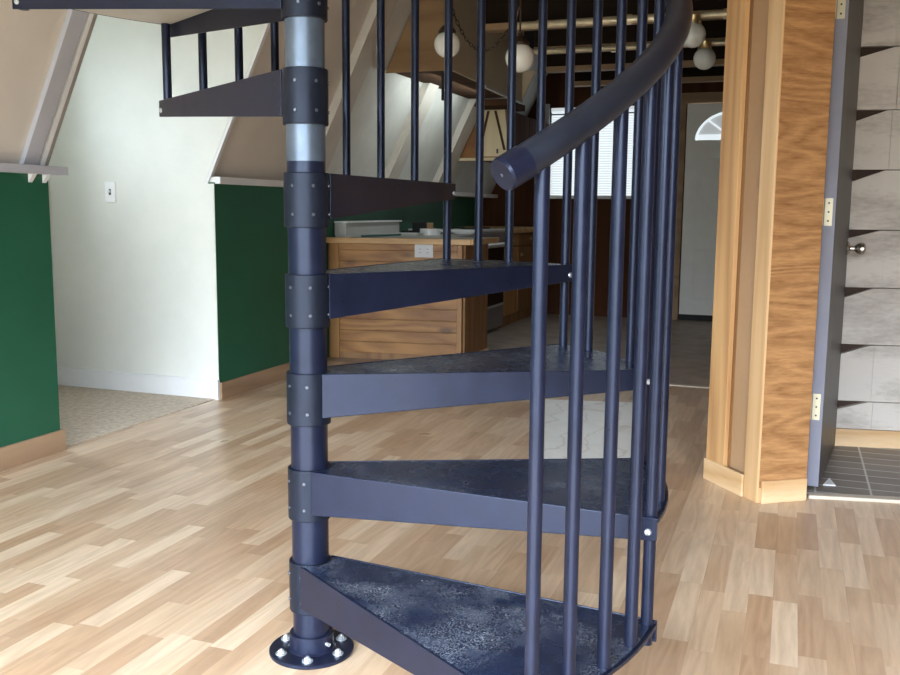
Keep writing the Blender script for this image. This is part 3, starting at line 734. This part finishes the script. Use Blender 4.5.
def pendant(x, y, z, label):
    t = thing('globe_pendant', (x, y, 2.62), label, 'pendant lamp')
    MB().ball((x, y, z), .075, 32, 18).build('globe', M['globe'], t)
    MB().lathe((x, y, z), [(.046, .058), (.050, .066), (.050, .075), (.030, .100), (.012, .112), (.012, .125), (.001, .126)], 24).build('cap', M['chain'], t)
    return t
def chain(mb, pts):
    pts = [Vector(p) for p in pts]
    for i, p in enumerate(pts[:-1]):
        d = pts[i + 1] - p; u = d.normalized(); s = Vector((0, 1, 0)) if i % 2 else u.cross(Vector((0, 1, 0))).normalized()
        m_ = (p + pts[i + 1]) / 2; L2 = d.length * .68
        mb.tube([m_ + u * L2 * math.cos(q * PI / 4) + s * .008 * math.sin(q * PI / 4) for q in range(9)], .0026, 5, caps=False)
    return mb
g1 = pendant(-1.925, 5.20, 2.030, 'white globe pendant lamp in front of the brown panel, left of two')
g2 = pendant(-1.392, 4.85, 1.880, 'white globe pendant lamp on a cord in front of the cream bulkhead, right of two')
chain(MB(), [(-1.925, 5.20, 2.155 + j * .03) for j in range(16)]).build('chain', M['chain'], g1)
MB().tube([(-1.392, 4.85, 2.0), (-1.392, 4.85, 2.62)], .005, 8).build('cord', M['chain'], g2)
swag = []
for j in range(31):
    u = j / 30.0
    x = -1.925 + (.533) * u; y = 5.20 - .35 * u
    z = 2.30 + (2.14 - 2.30) * u - .98 * u * (1 - u) * (1.0 + .15 * (1 - u))
    swag.append((x, y, z))
chain(MB(), swag).build('swag_chain', M['chain'], g1)

# ------------------------------------------------------------------ daylight
def portal(name, loc, rot, sx_, sy_):
    l = bpy.data.lights.new(name, 'AREA'); l.shape = 'RECTANGLE'; l.size = sx_; l.size_y = sy_; l.energy = 1
    l.cycles.is_portal = True
    o = bpy.data.objects.new(name, l); COL.objects.link(o); o.location = loc; o.rotation_euler = rot
for x0, x1 in wins:
    portal('window_daylight', ((x0 + x1) / 2, YB - .06, (gz0 + gz1) / 2), (math.radians(90), 0, 0), x1 - x0, gz1 - gz0)
portal('alcove_daylight', (-4.27, (WY0 + WY1) / 2, (WZ0 + WZ1) / 2), (math.radians(90), 0, math.radians(-90)), WY1 - WY0, WZ1 - WZ0)
l = bpy.data.lights.new('under_cabinet_lamp', 'AREA'); l.shape = 'RECTANGLE'; l.size = 1.2; l.size_y = .05; l.energy = 2.3; l.color = (.90, 1.0, .97)
lo_ = bpy.data.objects.new('under_cabinet_lamp', l); COL.objects.link(lo_); lo_.location = (-2.42, 6.95, 2.012); lo_.rotation_euler = (0, math.radians(50), math.radians(180)); lo_.rotation_mode = 'XYZ'
lo_.matrix_world = Matrix.Translation((-2.42, 6.95, 2.008)) @ Matrix(((0, -.6428, .766), (1, 0, 0), (0, .766, .6428))).to_4x4()
SKY = 25.0
w = bpy.data.worlds.new('World'); sc.world = w; w.use_nodes = True
nt = w.node_tree; bg = nt.nodes['Background']
tc = nt.nodes.new('ShaderNodeTexCoord'); sp = nt.nodes.new('ShaderNodeSeparateXYZ')
nt.links.new(tc.outputs['Generated'], sp.inputs[0])
r = ramp(nt, math_(nt, 'ADD', math_(nt, 'MULTIPLY', sp.outputs[2], .5), .5), [(.48, (.07, .075, .065)), (.53, (.15, .165, .17)), (.64, (.70, .80, .92)), (.8, (.80, .90, 1.0))])
nt.links.new(r, bg.inputs['Color']); bg.inputs['Strength'].default_value = SKY

# ------------------------------------------------------------------ camera
F, PT, RO, HC = 937.03, .13485, .00898, 1.08826
YAW = math.radians(19.9906)
fw = Vector((0, math.cos(PT), -math.sin(PT))); up = Vector((0, math.sin(PT), math.cos(PT))); rt = Vector((1, 0, 0))
rt, up = rt * math.cos(RO) + up * math.sin(RO), -rt * math.sin(RO) + up * math.cos(RO)
Rz = Matrix.Rotation(YAW, 3, 'Z'); fw, up, rt = Rz @ fw, Rz @ up, Rz @ rt
cd = bpy.data.cameras.new('Camera'); co = bpy.data.objects.new('Camera', cd); COL.objects.link(co)
m3 = Matrix((rt, up, -fw)).transposed(); co.matrix_world = Matrix.Translation((0, 0, HC)) @ m3.to_4x4()
cd.sensor_width = 36; cd.lens = F / 900 * 36; cd.clip_start = .05
sc.camera = co
sc.view_settings.view_transform = 'Standard'; sc.view_settings.look = 'None'; sc.view_settings.gamma = 1; sc.view_settings.use_curve_mapping = False
sc.view_settings.exposure = 0.9
